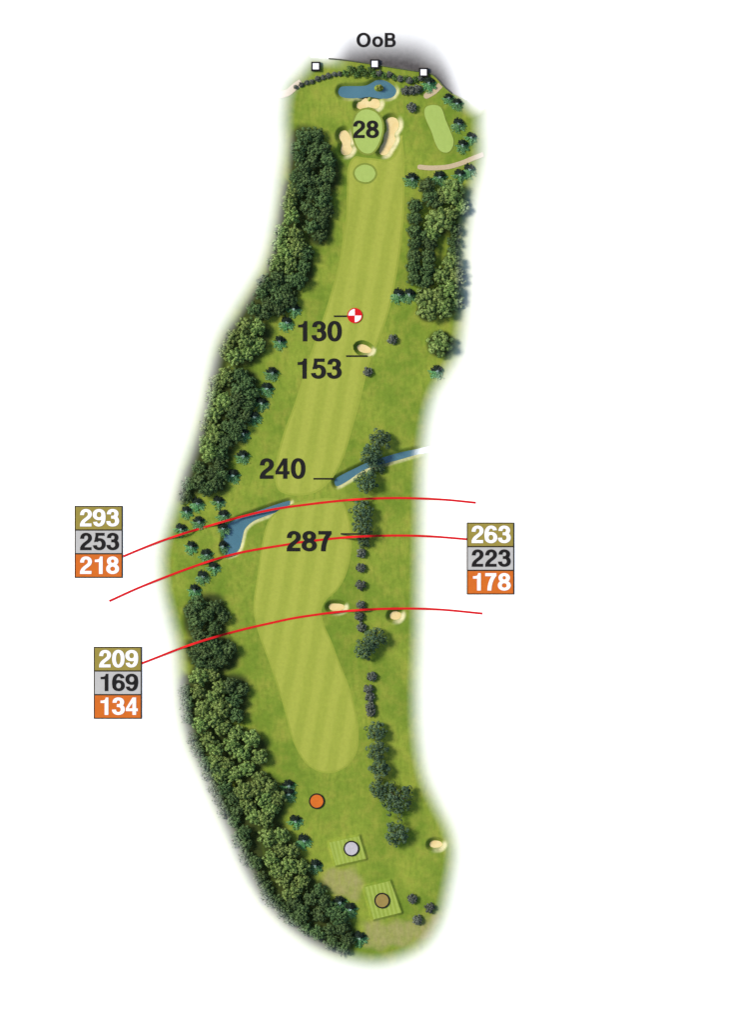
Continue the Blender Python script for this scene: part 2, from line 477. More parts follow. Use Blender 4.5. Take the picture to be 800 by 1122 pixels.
ORD = 'topmost,second,third,fourth,fifth,sixth,seventh,eighth,ninth,tenth,eleventh,twelfth,thirteenth,fourteenth,fifteenth,sixteenth,seventeenth,eighteenth,nineteenth,twentieth,twenty-first,twenty-second,twenty-third,twenty-fourth,twenty-fifth,twenty-sixth,twenty-seventh,twenty-eighth,twenty-ninth,thirtieth'.split(',')
WOODS = [
    ('dark', [(321, 144), (349, 142), (357, 160), (371, 177), (372, 199), (363, 215), (363, 255), (351, 269), (338, 263), (331, 240), (329, 215), (318, 203)], 'dark tree in the wood left of the 28 green'),
    ('pale', [(320, 200), (330, 214), (335, 245), (333, 265), (328, 287), (318, 298), (293, 302), (297, 278), (306, 245), (312, 212)], 'pale tree on the outer flank of the wood above left'),
    ('dark', [(331, 266), (338, 266), (344, 290), (341, 308), (325, 313), (317, 298), (327, 284)], 'dark tree in the small bulge of the upper left wood'),
    ('dark', [(293, 300), (318, 297), (329, 312), (323, 331), (310, 343), (290, 348), (263, 348), (275, 322)], 'dark tree in the wood above the pale rounded clump'),
    ('pale', [(266, 347), (288, 351), (297, 367), (288, 387), (271, 401), (252, 400), (240, 388), (250, 360)], 'pale tree in the rounded clump left of 130 and 153'),
    ('pale', [(232, 404), (257, 406), (252, 440), (244, 470), (236, 502), (216, 506), (220, 470), (228, 430)], 'pale tree on the outer side of the strip wood left of 153'),
    ('dark', [(257, 406), (281, 411), (279, 440), (269, 467), (257, 490), (248, 521), (247, 538), (222, 540), (203, 548), (194, 545), (204, 512), (220, 503), (236, 501), (244, 470), (252, 440)], 'dark tree in the strip wood above the left ditch'),
    ('dark', [(216, 653), (241, 653), (249, 675), (242, 699), (214, 702), (202, 686), (204, 668)], 'dark tree in the round clump above the lowest red arc'),
    ('dark', [(206, 701), (245, 697), (260, 711), (258, 729), (240, 737), (209, 728)], 'dark tree in the clump below the lowest red arc'),
    ('pale', [(213, 727), (240, 735), (247, 746), (212, 750)], 'pale tree in the narrow neck of wood right of the 209 board'),
    ('dark', [(247, 740), (269, 743), (272, 765), (266, 791), (250, 787), (245, 760)], 'dark tree in the inner bulge beside the lower fairway'),
    ('pale', [(212, 747), (246, 749), (250, 785), (262, 798), (286, 806), (294, 828), (282, 847), (252, 858), (235, 852), (224, 825), (212, 790)], 'pale tree in the wood left of the lower fairway bottom'),
    ('dark', [(198, 742), (214, 747), (213, 790), (226, 823), (251, 857), (268, 898), (290, 943), (300, 971), (284, 978), (260, 928), (236, 878), (212, 822), (200, 782)], 'dark faded tree on the outer rim of the lower left wood'),
    ('pale', [(259, 858), (285, 846), (307, 860), (312, 885), (302, 902), (282, 904), (262, 887)], 'pale tree in the rounded clump left of the orange disc'),
    ('pale', [(282, 903), (305, 899), (323, 925), (337, 950), (347, 968), (325, 984), (304, 977), (292, 945)], 'pale tree in the wood left of the silver disc'),
    ('dark', [(294, 969), (325, 981), (350, 964), (361, 985), (381, 1005), (390, 1028), (377, 1044), (345, 1033), (315, 1013), (286, 986)], 'dark tree in the bottom wood left of the gold disc'),
]
for kind, poly, stem in WOODS:
    pol = np.array(poly, float)
    lo, hi = pol.min(0), pol.max(0)
    got = []
    rim = 'rim' in stem
    R0 = 10.2 if kind == 'pale' else 9.0
    cand = np.array([(rng.uniform(lo[0], hi[0]), rng.uniform(lo[1], hi[1])) for _ in range(1400)])
    dd = sdf(pol, cand[:, 0], cand[:, 1])
    for (x, y), d in zip(cand, dd):
        if d > (-2.0 if rim else -R0 * 0.5): continue
        if all((x - a) ** 2 + (y - b) ** 2 > (R0 * 1.22) ** 2 for a, b, _ in got):
            got.append((x, y, R0 * rng.uniform(0.9, 1.16)))
    got.sort(key=lambda t: t[1])
    n = len(got)
    for i, (x, y, r) in enumerate(got):
        where = ORD[i] if i < n - 1 or n == 1 else 'lowest'
        TREES.append((kind, x, y, r, r * K * 1.45 * rng.uniform(0.9, 1.08), '%s, %s from top' % (stem, where) if where not in ('lowest', 'topmost') else '%s, %s one' % (stem, where), 'tree', stem.replace('dark tree', 'dark trees').replace('pale tree', 'pale trees').replace('faded tree', 'faded trees')))

# the low hedge of separate shrubs along the top
HEDGE = [(324, 95.5, 2.6, 0), (330, 93, 3.0, 0), (336, 90.5, 3.0, 0), (342, 89.5, 2.8, 0), (348, 86.5, 3.4, 0), (354, 85, 3.0, 0), (360, 83, 3.4, 0), (366.5, 81.5, 3.0, 0), (372, 81, 3.0, 0),
         (379, 80, 4.2, 1), (385.5, 76.5, 5.0, 1), (391, 82, 4.2, 1), (395, 76, 4.6, 1), (400, 81, 4.4, 1), (405.5, 77, 4.2, 1), (410, 82, 4.0, 1), (415.5, 80.5, 3.8, 0), (421, 83, 3.8, 1), (427, 82, 3.8, 0), (432.5, 85, 3.8, 1),
         (438.5, 86.5, 3.8, 0), (444, 86, 3.8, 1), (449, 88.5, 4.2, 0), (455, 87.5, 4.0, 1), (461, 86, 3.4, 0)]
for i, (x, y, r, g) in enumerate(HEDGE):
    nm = 'green' if g else 'grey-dark'
    k = sum(1 for h in HEDGE[:i] if h[3] == g)
    tot = sum(1 for h in HEDGE if h[3] == g)
    pos = ('leftmost' if k == 0 else 'rightmost' if k == tot - 1 else ORD[k] + ' from the left')
    TREES.append(('shrub' if g else 'bush', x, y, r, r * K * 1.1, '%s low %s shrub of the hedge above the pond' % (pos, nm), 'shrub', 'shrubs of the hedge along the top of the course'))


WHT = 0.72


def fade_alpha(d, w0, w1):
    """share of white, 0 in the course and >1 outside, at signed distance d from the outline"""
    return (d - w0) / (w1 - w0)


def white_mix(a, gs, g0):
    """linear mix factor towards white 0.8 for a share of white a in display space"""
    aa = np.clip(a, 0, 1)
    aa = aa * aa * (3 - 2 * aa) * 0.35 + aa * 0.65
    t = ((1 - aa) * gs + aa) ** 2.2
    m = (t / 2.4 - g0) / (WHT - g0)
    m = np.where(a <= 0, 0, np.maximum(m, 0))
    return np.clip(m + np.clip(a - 1, 0, 1) * 0.5, 0, 1)


# ------------------------------------------------------------------ terrain
xs = np.concatenate([[-40000, -8000, -2000, -500, -100, 50, 120], np.arange(150, 561, 1.0), [600, 700, 900, 1300, 3000, 9000, 41000]])
ys = np.concatenate([[-40000, -8000, -2000, -600, -200, -50, 10], np.arange(30, 1081, 1.0), [1110, 1200, 1400, 1900, 3500, 9000, 41000]])
GX, GY = np.meshgrid(xs, ys)
Z = np.zeros_like(GX)
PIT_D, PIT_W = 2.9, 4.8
LIT_LIP = np.zeros_like(GX)  # sunlit south-east banks, painted paler into the ground colour
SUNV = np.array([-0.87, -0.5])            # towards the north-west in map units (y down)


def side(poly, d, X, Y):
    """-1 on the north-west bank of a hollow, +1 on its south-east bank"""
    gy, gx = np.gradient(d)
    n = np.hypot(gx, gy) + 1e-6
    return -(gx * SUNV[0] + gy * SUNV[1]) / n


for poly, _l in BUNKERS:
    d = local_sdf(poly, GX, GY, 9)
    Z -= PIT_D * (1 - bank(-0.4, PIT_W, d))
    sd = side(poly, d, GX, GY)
    LIT_LIP = np.maximum(LIT_LIP, np.where(d < 8, sstep(0.1, 0.9, sd) * sstep(-0.5, 0.8, d) * (1 - sstep(2.5, 6.5, d)), 0))
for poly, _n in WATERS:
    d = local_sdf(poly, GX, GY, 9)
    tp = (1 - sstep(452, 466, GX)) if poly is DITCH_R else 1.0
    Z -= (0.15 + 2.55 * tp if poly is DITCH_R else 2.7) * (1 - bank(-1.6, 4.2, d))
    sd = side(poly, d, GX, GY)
    LIT_LIP = np.maximum(LIT_LIP, 0.75 * np.where(d < 8, sstep(0.1, 0.9, sd) * sstep(-0.5, 0.5, d) * (1 - sstep(2.0, 5.0, d)) * tp, 0))
TEE_H = 1.0
for poly in (TEE_SILVER, TEE_GOLD):
    d = local_sdf(poly, GX, GY, 8)
    Z += TEE_H * (1 - sstep(0.0, 3.0, d))
# island in the pond
di = np.hypot((GX - 415.3) / 1.35, GY - 96.2)
Z += np.where(di < 6, 3.2 * (1 - sstep(1.5, 5.0, di)), 0)
Z += np.where((GX > 150) & (GX < 560), 0, 0)

dc = sdf(COURSE, GX, GY)
verge = local_sdf(VERGE, GX, GY, 20)
asph = 1 - sstep(-0.4, 0.4, verge)
wob = 1.6 * np.sin(GX * 0.31 + GY * 0.17) + 1.3 * np.sin(GX * 0.13 - GY * 0.29 + 1.7)
a_grass = fade_alpha(dc, -11.0, 7.0)
a_grass = np.maximum(a_grass, (1 - np.clip(verge, 0, 20) / 12) * (1 - sstep(352, 388, GX)))
a_grass = np.maximum(a_grass, (1.05 - np.clip(verge, 0, 20) / 15) * sstep(490, 520, GX))
a_road = fade_alpha(dc, -21.0, 8.0) + 1.1 * (1 - sstep(345, 388, GX)) + 1.0 * sstep(476, 524, GX)
al = np.where(asph > 0.5, a_road, a_grass)
fade = white_mix(al, 0.55, 0.11)

dry = np.zeros_like(GX)
for p in DRY:
    dry = np.maximum(dry, 1 - sstep(-5, 5, local_sdf(p, GX, GY, 8) + wob))
floor_shade = np.zeros_like(GX)  # dark woodland floor, with shade under and between crowns painted in
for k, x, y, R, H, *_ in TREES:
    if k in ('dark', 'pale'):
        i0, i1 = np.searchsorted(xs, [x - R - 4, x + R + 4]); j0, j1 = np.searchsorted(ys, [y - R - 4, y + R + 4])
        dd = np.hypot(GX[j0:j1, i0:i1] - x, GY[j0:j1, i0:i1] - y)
        floor_shade[j0:j1, i0:i1] = np.maximum(floor_shade[j0:j1, i0:i1], 1 - sstep(R * 0.75, R * 1.12, dd))

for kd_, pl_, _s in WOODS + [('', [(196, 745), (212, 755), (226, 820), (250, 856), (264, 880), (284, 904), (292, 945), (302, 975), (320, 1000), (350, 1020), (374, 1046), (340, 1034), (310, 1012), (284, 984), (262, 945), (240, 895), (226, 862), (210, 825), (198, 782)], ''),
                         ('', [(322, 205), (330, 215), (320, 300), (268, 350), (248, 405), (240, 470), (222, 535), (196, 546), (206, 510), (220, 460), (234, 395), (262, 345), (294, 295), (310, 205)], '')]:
    floor_shade = np.maximum(floor_shade, 1 - sstep(-4.0, 5.5, local_sdf(smooth_closed(pl_, 4), GX, GY, 8)))
ny, nx = GX.shape
V = np.stack([(GX - 400) * K, (561 - GY) * K, Z], -1).reshape(-1, 3)
idx = np.arange(nx * ny).reshape(ny, nx)
Q = np.stack([idx[1:, :-1], idx[1:, 1:], idx[:-1, 1:], idx[:-1, :-1]], -1).reshape(-1, 4)
gme = quad_mesh('ground', V, Q)
for nme, arr in (('fade', fade), ('lip', LIT_LIP), ('asphalt', asph), ('dry', dry), ('litter_shade', floor_shade)):
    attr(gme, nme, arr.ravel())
gme.polygons.foreach_set('use_smooth', np.ones(len(Q), bool))

gm, nt, b = mat_new('rough_grass', 0.95, 0.05)
fine = noise(nt, 0.38, 6, rough=0.78)
strk = noise(nt, 0.42, 4, (1.0, 0.3, 1), 0.35)
big = noise(nt, 0.03, 4)
mid = noise(nt, 0.12, 4)
col = mixc(nt, ramp(nt, big, 0.38, 0.62), alb(120, 147, 48), alb(152, 170, 62))
col = mixc(nt, math_n(nt, 'MULTIPLY', ramp(nt, mid, 0.45, 0.72), 0.65), col, alb(158, 162, 66))
col = mixc(nt, math_n(nt, 'MULTIPLY', ramp(nt, strk, 0.45, 0.8), 0.7), col, alb(108, 138, 42))
col = mixc(nt, math_n(nt, 'MULTIPLY', getattr_n(nt, 'dry'), ramp(nt, strk, 0.0, 0.75)), col, alb(172, 166, 106))
lit_lipc = mixc(nt, ramp(nt, fine, 0.3, 0.7), alb(208, 202, 152), alb(226, 220, 182))
col = mixc(nt, math_n(nt, 'MULTIPLY', getattr_n(nt, 'lip'), 0.9), col, lit_lipc)  # pale tone stands in for sun on the bank
col = mixc(nt, math_n(nt, 'MULTIPLY', getattr_n(nt, 'litter_shade'), 0.9), col, alb(52, 62, 34))  # litter tone doubles as painted shade of the woods
asc = mixc(nt, ramp(nt, noise(nt, 0.4, 5), 0.3, 0.7), alb(86, 83, 82), alb(104, 100, 99))
col = mixc(nt, getattr_n(nt, 'asphalt'), col, asc)
gv = math_n(nt, 'ADD', math_n(nt, 'MULTIPLY', ramp(nt, fine, 0.25, 0.75), 0.42), 0.79)
gc = nt.nodes.new('ShaderNodeCombineColor')
for i in range(3): nt.links.new(gv, gc.inputs[i])
col = mixc(nt, 1.0, col, gc.outputs[0], 'MULTIPLY')
col = mixc(nt, getattr_n(nt, 'fade'), col, (WHT, WHT * 0.975, WHT * 0.92, 1))
nt.links.new(col, b.inputs['Base Color'])
bump(nt, b, fine, 0.3, 0.15)
gme.materials.append(gm)
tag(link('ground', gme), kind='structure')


def terrain_z(x, y):
    i = int(np.clip(np.searchsorted(xs, x), 1, nx - 1)); j = int(np.clip(np.searchsorted(ys, y), 1, ny - 1))
    u = (x - xs[i - 1]) / (xs[i] - xs[i - 1]); v = (y - ys[j - 1]) / (ys[j] - ys[j - 1])
    return (Z[j - 1, i - 1] * (1 - u) + Z[j - 1, i] * u) * (1 - v) + (Z[j, i - 1] * (1 - u) + Z[j, i] * u) * v


def sheet(name, outline, z, mat, step=8.0, hole=None, follow=False, attrs=None):
    """a draped sheet filling an outline, triangulated with inner points"""
    out = [Vector((float(p[0]), float(p[1]))) for p in outline]
    pts = list(out)
    edges = [(i, (i + 1) % len(out)) for i in range(len(out))]
    if hole is not None:
        s0 = len(pts)
        pts += [Vector((float(p[0]), float(p[1]))) for p in hole]
        edges += [(s0 + i, s0 + (i + 1) % len(hole)) for i in range(len(hole))]
    o = np.asarray(outline)
    gx, gy = np.meshgrid(np.arange(o[:, 0].min(), o[:, 0].max(), step) + 0.3, np.arange(o[:, 1].min(), o[:, 1].max(), step) + 0.3)
    gx, gy = gx.ravel(), gy.ravel()
    keep = sdf(o, gx, gy) < -0.35 * step
    if hole is not None: keep &= sdf(np.asarray(hole), gx, gy) > 0.35 * step
    pts += [Vector((float(x), float(y))) for x, y in zip(gx[keep], gy[keep])]
    co, _e, fa, *_ = delaunay_2d_cdt(pts, edges, [], 0, 1e-5)
    cen = np.array([np.mean([(co[i].x, co[i].y) for i in f], 0) for f in fa])
    ok = sdf(o, cen[:, 0], cen[:, 1]) < 0
    if hole is not None: ok &= sdf(np.asarray(hole), cen[:, 0], cen[:, 1]) > 0
    V = [P(c.x, c.y, (terrain_z(c.x, c.y) if follow else 0.0) + z) for c in co]
    F = []
    for f, k in zip(fa, ok):
        if not k: continue
        a, b2, c = (V[i] for i in f[:3])
        up = (b2[0] - a[0]) * (c[1] - a[1]) - (b2[1] - a[1]) * (c[0] - a[0]) > 0
        F.append(tuple(f) if up else tuple(reversed(f)))
    return mesh_obj(name, V, F, mat)


FAIR = turf('fairway_turf', (163, 175, 70), (168, 179, 72), (155, 170, 66), (-0.18, 10.5, (180, 188, 81)), 0.10, 0.65)
SEMI = turf('semi_rough_turf', (158, 172, 66), (163, 176, 69), (150, 166, 60), None, 0.08)
GREENM = turf('green_turf', (174, 198, 102), (180, 204, 108), (168, 193, 97), None, 0.06)
COLLAR = turf('collar_turf', (136, 152, 62), (142, 158, 65), (128, 144, 56), None, 0.10)
TEEM = turf('tee_turf', (152, 174, 70), (160, 180, 74), (144, 166, 64), (0.24, 2.3, (174, 194, 92)), 0.10, 0.75)

hole1 = offset_poly(BUNKERS[3][0], PIT_W - 0.6)[::2]
tag(sheet('fairway_edge', FAIR_UP, 0.04, SEMI, 10, hole1), kind='structure')
tag(sheet('fairway', offset_poly(FAIR_UP, -2.2), 0.08, FAIR, 10, offset_poly(hole1, 0.6)), kind='structure')
tag(sheet('fairway_edge', FAIR_LOW, 0.04, SEMI, 10), kind='structure')
tag(sheet('fairway', offset_poly(FAIR_LOW, -1.8), 0.08, FAIR, 10), kind='structure')
for nm, p, c in (('putting_green', GREEN, 2.0), ('putting_green', APPROACH, 2.0), ('practice_green', PRACTICE, 0.6)):
    tag(sheet('green_collar', offset_poly(p, c * 0.5), 0.14, COLLAR, 6), kind='structure')
    tag(sheet(nm, offset_poly(p, -c * 0.5), 0.20, GREENM, 6), kind='structure')
for p in (TEE_SILVER, TEE_GOLD):
    q = np.vstack([np.linspace(p[i], p[(i + 1) % 4], 12, endpoint=False) for i in range(4)])
    tag(sheet('tee_surface', q, TEE_H + 0.06, TEEM, 6), kind='structure')

# sand
sm, nt, b = mat_new('bunker_sand', 0.95, 0.05)
sf = noise(nt, 1.6, 5, rough=0.7)
nt.links.new(mixc(nt, ramp(nt, noise(nt, 0.22, 4), 0.3, 0.7), alb(247, 220, 152), alb(254, 235, 174)), b.inputs['Base Color'])
bump(nt, b, sf, 0.5, 0.2)
for poly, l in BUNKERS:
    o = sheet('sand_bunker', offset_poly(poly, 0.5), -PIT_D + 0.18, sm, 3)
    tag(o, l, 'bunker', 'sand bunkers of the hole')

# water
wm, nt, b = mat_new('still_water', 0.12, 0.4)
wc = mixc(nt, ramp(nt, noise(nt, 0.09, 4), 0.3, 0.7), alb(76, 122, 138), alb(88, 133, 149))
nt.links.new(mixc(nt, getattr_n(nt, 'fade'), wc, (WHT, WHT * 0.975, WHT * 0.92, 1)), b.inputs['Base Color'])
bump(nt, b, noise(nt, 0.8, 3, (1, 0.5, 1), 0.4), 0.06, 0.1)
for poly, nm in WATERS:
    o = sheet(nm, offset_poly(poly, 0.9), -1.85, wm, 4)
    if poly is DITCH_R:                     # the bed rises to the surface at the far end
        for v in o.data.vertices: v.co.z += 1.84 * float(sstep(452, 466, v.co.x / K + 400))
    co = np.array([(v.co.x / K + 400, 561 - v.co.y / K) for v in o.data.vertices])
    attr(o.data, 'fade', white_mix(fade_alpha(sdf(COURSE, co[:, 0], co[:, 1]), -16, 0), 0.4, 0.08))
    tag(o, kind='structure')

# paths
pm, nt, b = mat_new('pale_gravel', 0.95, 0.05)
pf = noise(nt, 1.3, 5, rough=0.7)
c0 = mixc(nt, ramp(nt, pf, 0.25, 0.75), alb(196, 176, 138), alb(218, 199, 163))
nt.links.new(mixc(nt, getattr_n(nt, 'fade'), c0, (WHT, WHT * 0.975, WHT * 0.92, 1)), b.inputs['Base Color'])
bump(nt, b, pf, 0.3, 0.1)


def ribbon(pts, w, taper=0.0):
    t = np.gradient(pts, axis=0)
    t /= np.hypot(t[:, 0], t[:, 1])[:, None]
    n = np.stack([-t[:, 1], t[:, 0]], 1)
    return pts + n * w / 2, pts - n * w / 2


for nm, pts, w in PATHS:
    c = smooth_open(pts, 1.5)
    L, Rr = ribbon(c, w)
    capn = 7
    a0 = math.atan2(*(L[0] - c[0])[::-1])
    cap0 = [c[0] + w / 2 * np.array([math.cos(a0 + s), math.sin(a0 + s)]) for s in np.linspace(0, math.pi, capn)[1:-1]]
    if np.dot(cap0[len(cap0) // 2] - c[0], c[1] - c[0]) > 0:
        cap0 = [c[0] + w / 2 * np.array([math.cos(a0 - s), math.sin(a0 - s)]) for s in np.linspace(0, math.pi, capn)[1:-1]]
    poly = np.vstack([L[::-1], cap0, Rr])
    o = sheet(nm, poly, 0.12, pm, 4)
    co = np.array([(v.co.x / K + 400, 561 - v.co.y / K) for v in o.data.vertices])
    attr(o.data, 'fade', white_mix(fade_alpha(sdf(COURSE, co[:, 0], co[:, 1]), -14, 5), 0.7, 0.2))
    tag(o, kind='structure')

# ------------------------------------------------------------------ trees: meshes
def leaf_mat(name, lo, hi, rare=None):
    m, nt, b = mat_new(name, 0.75, 0.12)
    t = getattr_n(nt, 'tint')
    oi = nt.nodes.new('ShaderNodeObjectInfo')
    c = mixc(nt, t, alb(*lo), alb(*hi))
    hs = nt.nodes.new('ShaderNodeHueSaturation')
    nt.links.new(c, hs.inputs['Color'])
    nt.links.new(math_n(nt, 'ADD', math_n(nt, 'MULTIPLY', oi.outputs['Random'], 0.025), 0.4875), hs.inputs['Hue'])
    nt.links.new(math_n(nt, 'ADD', math_n(nt, 'MULTIPLY', oi.outputs['Random'], 0.35), 0.84), hs.inputs['Value'])
    c = mixc(nt, getattr_n(nt, 'fade'), hs.outputs[0], (WHT, WHT * 0.975, WHT * 0.92, 1))
    nt.links.new(c, b.inputs['Base Color'])
    return m


M_PALE = leaf_mat('pale_leaves', (78, 111, 47), (162, 187, 101))
M_DARK = leaf_mat('dark_leaves', (50, 78, 42), (108, 136, 78))
M_DUSK = leaf_mat('dusky_leaves', (54, 82, 56), (104, 132, 96))
M_SHRUB = leaf_mat('shrub_leaves', (60, 92, 44), (104, 136, 70))
M_BUSH = leaf_mat('grey_bush_leaves', (66, 74, 62), (124, 130, 118))
M_NEEDLE_SHADED = leaf_mat('shaded_needles', (14, 26, 18), (34, 54, 38))  # shaded side of the conifers, put into the needle colour
M_BOUGH_LIT = leaf_mat('lit_blue_green_boughs', (82, 144, 78), (130, 184, 122))  # lit side of the conifers, put into the bough colour
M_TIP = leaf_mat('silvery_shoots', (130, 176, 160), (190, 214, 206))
bark, nt, b = mat_new('bark', 0.95, 0.05)
nt.links.new(mixc(nt, ramp(nt, noise(nt, 2.5, 5, (1, 1, 0.25)), 0.3, 0.7), alb(70, 58, 44), alb(110, 95, 76)), b.inputs['Base Color'])


def leaves(cen, nrm, size, r, tint, spread=0.6):
    """quads at cen (n x 3) facing roughly nrm"""
    n = len(cen)
    nn = nrm + r.normal(0, spread, (n, 3))
    nn /= np.linalg.norm(nn, axis=1)[:, None]
    u = np.cross(nn, r.normal(0, 1, (n, 3)))
    u /= np.linalg.norm(u, axis=1)[:, None]
    v = np.cross(nn, u)
    sz = (size * r.uniform(0.7, 1.3, n))[:, None]
    bend = nn * sz * 0.25
    V = np.stack([cen - u * sz, cen + v * sz * 0.62 + bend * 0.3, cen + u * sz, cen - v * sz * 0.62 + bend * 0.3], 1).reshape(-1, 3)
    return V, np.repeat(tint, 4)


def crown_arrays(seed, R, H, n_clump, clump_r, per, size, lobes=7, lobe_amp=0.13, base=0.3):
    """leaf clumps over an uneven dome of radius R and height H (metres)"""
    r = np.random.default_rng(seed)
    ph, ph2 = r.uniform(0, 6.28, 2)
    cs, ns, ts = [], [], []
    i = 0
    for k in range(n_clump):
        t = (k + 0.5) / n_clump
        th = k * 2.39996 + r.normal(0, 0.25)
        rad = math.sqrt(t) * (1 + r.normal(0, 0.05))
        rr = rad * R * 0.86 * (1 + lobe_amp * math.sin(lobes * th + ph) + 0.5 * lobe_amp * math.sin((lobes - 4) * th + ph2))
        dome = math.sqrt(max(0, 1 - (min(rad, 1) * 0.96) ** 2))
        z = H * (base + (1 - base) * dome) * (1 + r.normal(0, 0.05)) - clump_r * 0.9
        if k % 4 == 3: z -= clump_r * r.uniform(0.6, 1.3)
        c = np.array([rr * math.cos(th), rr * math.sin(th), max(z, clump_r * 0.5)])
        cr = clump_r * r.uniform(0.75, 1.25)
        d = r.normal(0, 1, (per, 3)); d[:, 2] = np.abs(d[:, 2]) * 0.9 - 0.15
        d /= np.linalg.norm(d, axis=1)[:, None]
        p = c + d * cr * r.uniform(0.78, 1.02, (per, 1)) * np.array([1, 1, 1.1])
        cs.append(p); ns.append(d)
        ct = r.uniform(0.2, 0.85)
        ts.append(np.clip(ct + r.normal(0, 0.10, per), 0, 1))
    return leaves(np.vstack(cs), np.vstack(ns), size, r, np.concatenate(ts), 0.18)


def foliage_mesh(name, V, tint, mat, fade=None):
    me = quad_mesh(name, V, np.arange(len(V)).reshape(-1, 4))
    attr(me, 'tint', tint)
    attr(me, 'fade', np.zeros(len(V)) if fade is None else fade)
    me.materials.append(mat)
    return me


def trunk_mesh(seed, R, H, limbs=5, r0=None):
    r = np.random.default_rng(seed)
    V, F = [], []

    def tube(pts, rad, n=7):
        b0 = len(V)
        for (p, q) in zip(pts, rad):
            for k in range(n):
                a = 2 * math.pi * k / n
                V.append((p[0] + q * math.cos(a), p[1] + q * math.sin(a), p[2]))
        for i in range(len(pts) - 1):
            for k in range(n):
                a, c = b0 + i * n + k, b0 + i * n + (k + 1) % n
                F.append((a, c, c + n, a + n))
        F.append(tuple(b0 + (len(pts) - 1) * n + k for k in range(n)))
    r0 = r0 or R * 0.085
    tube([(0, 0, -0.3), (0, 0, 0.1), (0.04 * R, 0, H * 0.35), (0, 0.03 * R, H * 0.7)], [r0 * 1.5, r0 * 1.15, r0 * 0.9, r0 * 0.5])
    for k in range(limbs):
        a = k * 2.4 + r.uniform(-0.3, 0.3)
        z0 = H * r.uniform(0.28, 0.5)
        e = (R * 0.6 * math.cos(a), R * 0.6 * math.sin(a), H * r.uniform(0.55, 0.72))
        tube([(0, 0, z0), (e[0] * 0.5, e[1] * 0.5, z0 * 0.5 + e[2] * 0.5), e], [r0 * 0.55, r0 * 0.38, r0 * 0.16], 5)
    me = bpy.data.meshes.new('trunk')
    me.from_pydata(V, [], F)
    me.materials.append(bark)
    me.update()
    return me


# unit trees: arrays for R = 1 map unit scale factor are stored at true size and scaled per tree
SPEC = {   # kind: (reference R in map units, clumps, clump radius m, leaves per clump, leaf size m, material, lobes, amp, tree name)
    'pale': (10.5, 34, 1.12, 40, 0.46, M_PALE, 9, 0.10, 'leafy_tree'),
    'dark': (9.2, 30, 1.0, 34, 0.44, M_DARK, 8, 0.13, 'dark_tree'),
    'dusk': (12.0, 42, 1.15, 34, 0.46, M_DUSK, 7, 0.11, 'dark_tree'),
    'shrub': (4.2, 16, 0.62, 16, 0.36, M_SHRUB, 5, 0.12, 'hedge_shrub'),
    'bush': (5.2, 34, 0.62, 26, 0.36, M_BUSH, 9, 0.04, 'round_bush'),
}
HREF = {'pale': 7.4, 'dark': 6.6, 'dusk': 7.8, 'shrub': 2.4, 'bush': 3.1}
VAR = {}
for kd, (R0, nc, cr, per, sz, mt, lb, am, nm) in SPEC.items():
    VAR[kd] = []
    for s in range(5):
        Vv, tt = crown_arrays(100 * len(VAR) + s, R0 * K, HREF[kd], nc, cr, per, sz, lb, am)
        tr = trunk_mesh(s + 7, R0 * K, HREF[kd], 5 if kd in ('pale', 'dark', 'dusk') else 4)
        VAR[kd].append([Vv, tt, mt, R0, HREF[kd], None, tr])
BIGDUSK = []
for s in range(2):
    Vv, tt = crown_arrays(900 + s, 19 * K, 8.5, 96, 1.2, 22, 0.52, 9, 0.10)
    BIGDUSK.append([Vv, tt, M_DUSK, 19, 8.5, None, trunk_mesh(40 + s, 19 * K, 8.5, 7)])


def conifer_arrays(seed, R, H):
    """drooping upper boughs darkened as shade, lower boughs sweeping downhill in a lit blue-green, silvery leader"""
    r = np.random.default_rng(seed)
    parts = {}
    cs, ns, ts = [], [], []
    for k in range(46):                            # north half and crown, shade painted in as dark needles
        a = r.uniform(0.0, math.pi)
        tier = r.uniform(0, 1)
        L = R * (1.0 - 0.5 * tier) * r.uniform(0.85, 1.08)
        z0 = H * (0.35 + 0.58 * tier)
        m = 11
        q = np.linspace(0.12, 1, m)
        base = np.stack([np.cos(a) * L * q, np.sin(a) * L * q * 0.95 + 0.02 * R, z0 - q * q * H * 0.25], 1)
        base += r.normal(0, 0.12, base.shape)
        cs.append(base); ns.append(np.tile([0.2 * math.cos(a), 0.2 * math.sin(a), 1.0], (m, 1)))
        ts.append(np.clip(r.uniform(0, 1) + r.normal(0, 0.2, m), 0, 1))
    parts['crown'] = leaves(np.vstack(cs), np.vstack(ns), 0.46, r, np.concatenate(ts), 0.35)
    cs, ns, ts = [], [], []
    for k in range(44):                            # skirt, painted blue-green as the lit side
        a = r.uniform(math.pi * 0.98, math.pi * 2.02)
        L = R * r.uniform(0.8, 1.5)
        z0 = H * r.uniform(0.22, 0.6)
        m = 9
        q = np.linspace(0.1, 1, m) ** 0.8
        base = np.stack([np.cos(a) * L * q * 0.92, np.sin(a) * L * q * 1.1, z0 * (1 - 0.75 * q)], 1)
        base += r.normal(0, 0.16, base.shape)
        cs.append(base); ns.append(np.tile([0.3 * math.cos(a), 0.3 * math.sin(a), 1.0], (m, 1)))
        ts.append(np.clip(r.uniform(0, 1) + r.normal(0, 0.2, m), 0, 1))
    parts['lit_lower_boughs'] = leaves(np.vstack(cs), np.vstack(ns), 0.42, r, np.concatenate(ts), 0.4)
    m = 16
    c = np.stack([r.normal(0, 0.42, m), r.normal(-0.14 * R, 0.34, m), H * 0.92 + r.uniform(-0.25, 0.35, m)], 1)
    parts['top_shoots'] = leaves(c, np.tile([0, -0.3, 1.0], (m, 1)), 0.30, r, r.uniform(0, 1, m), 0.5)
    return parts


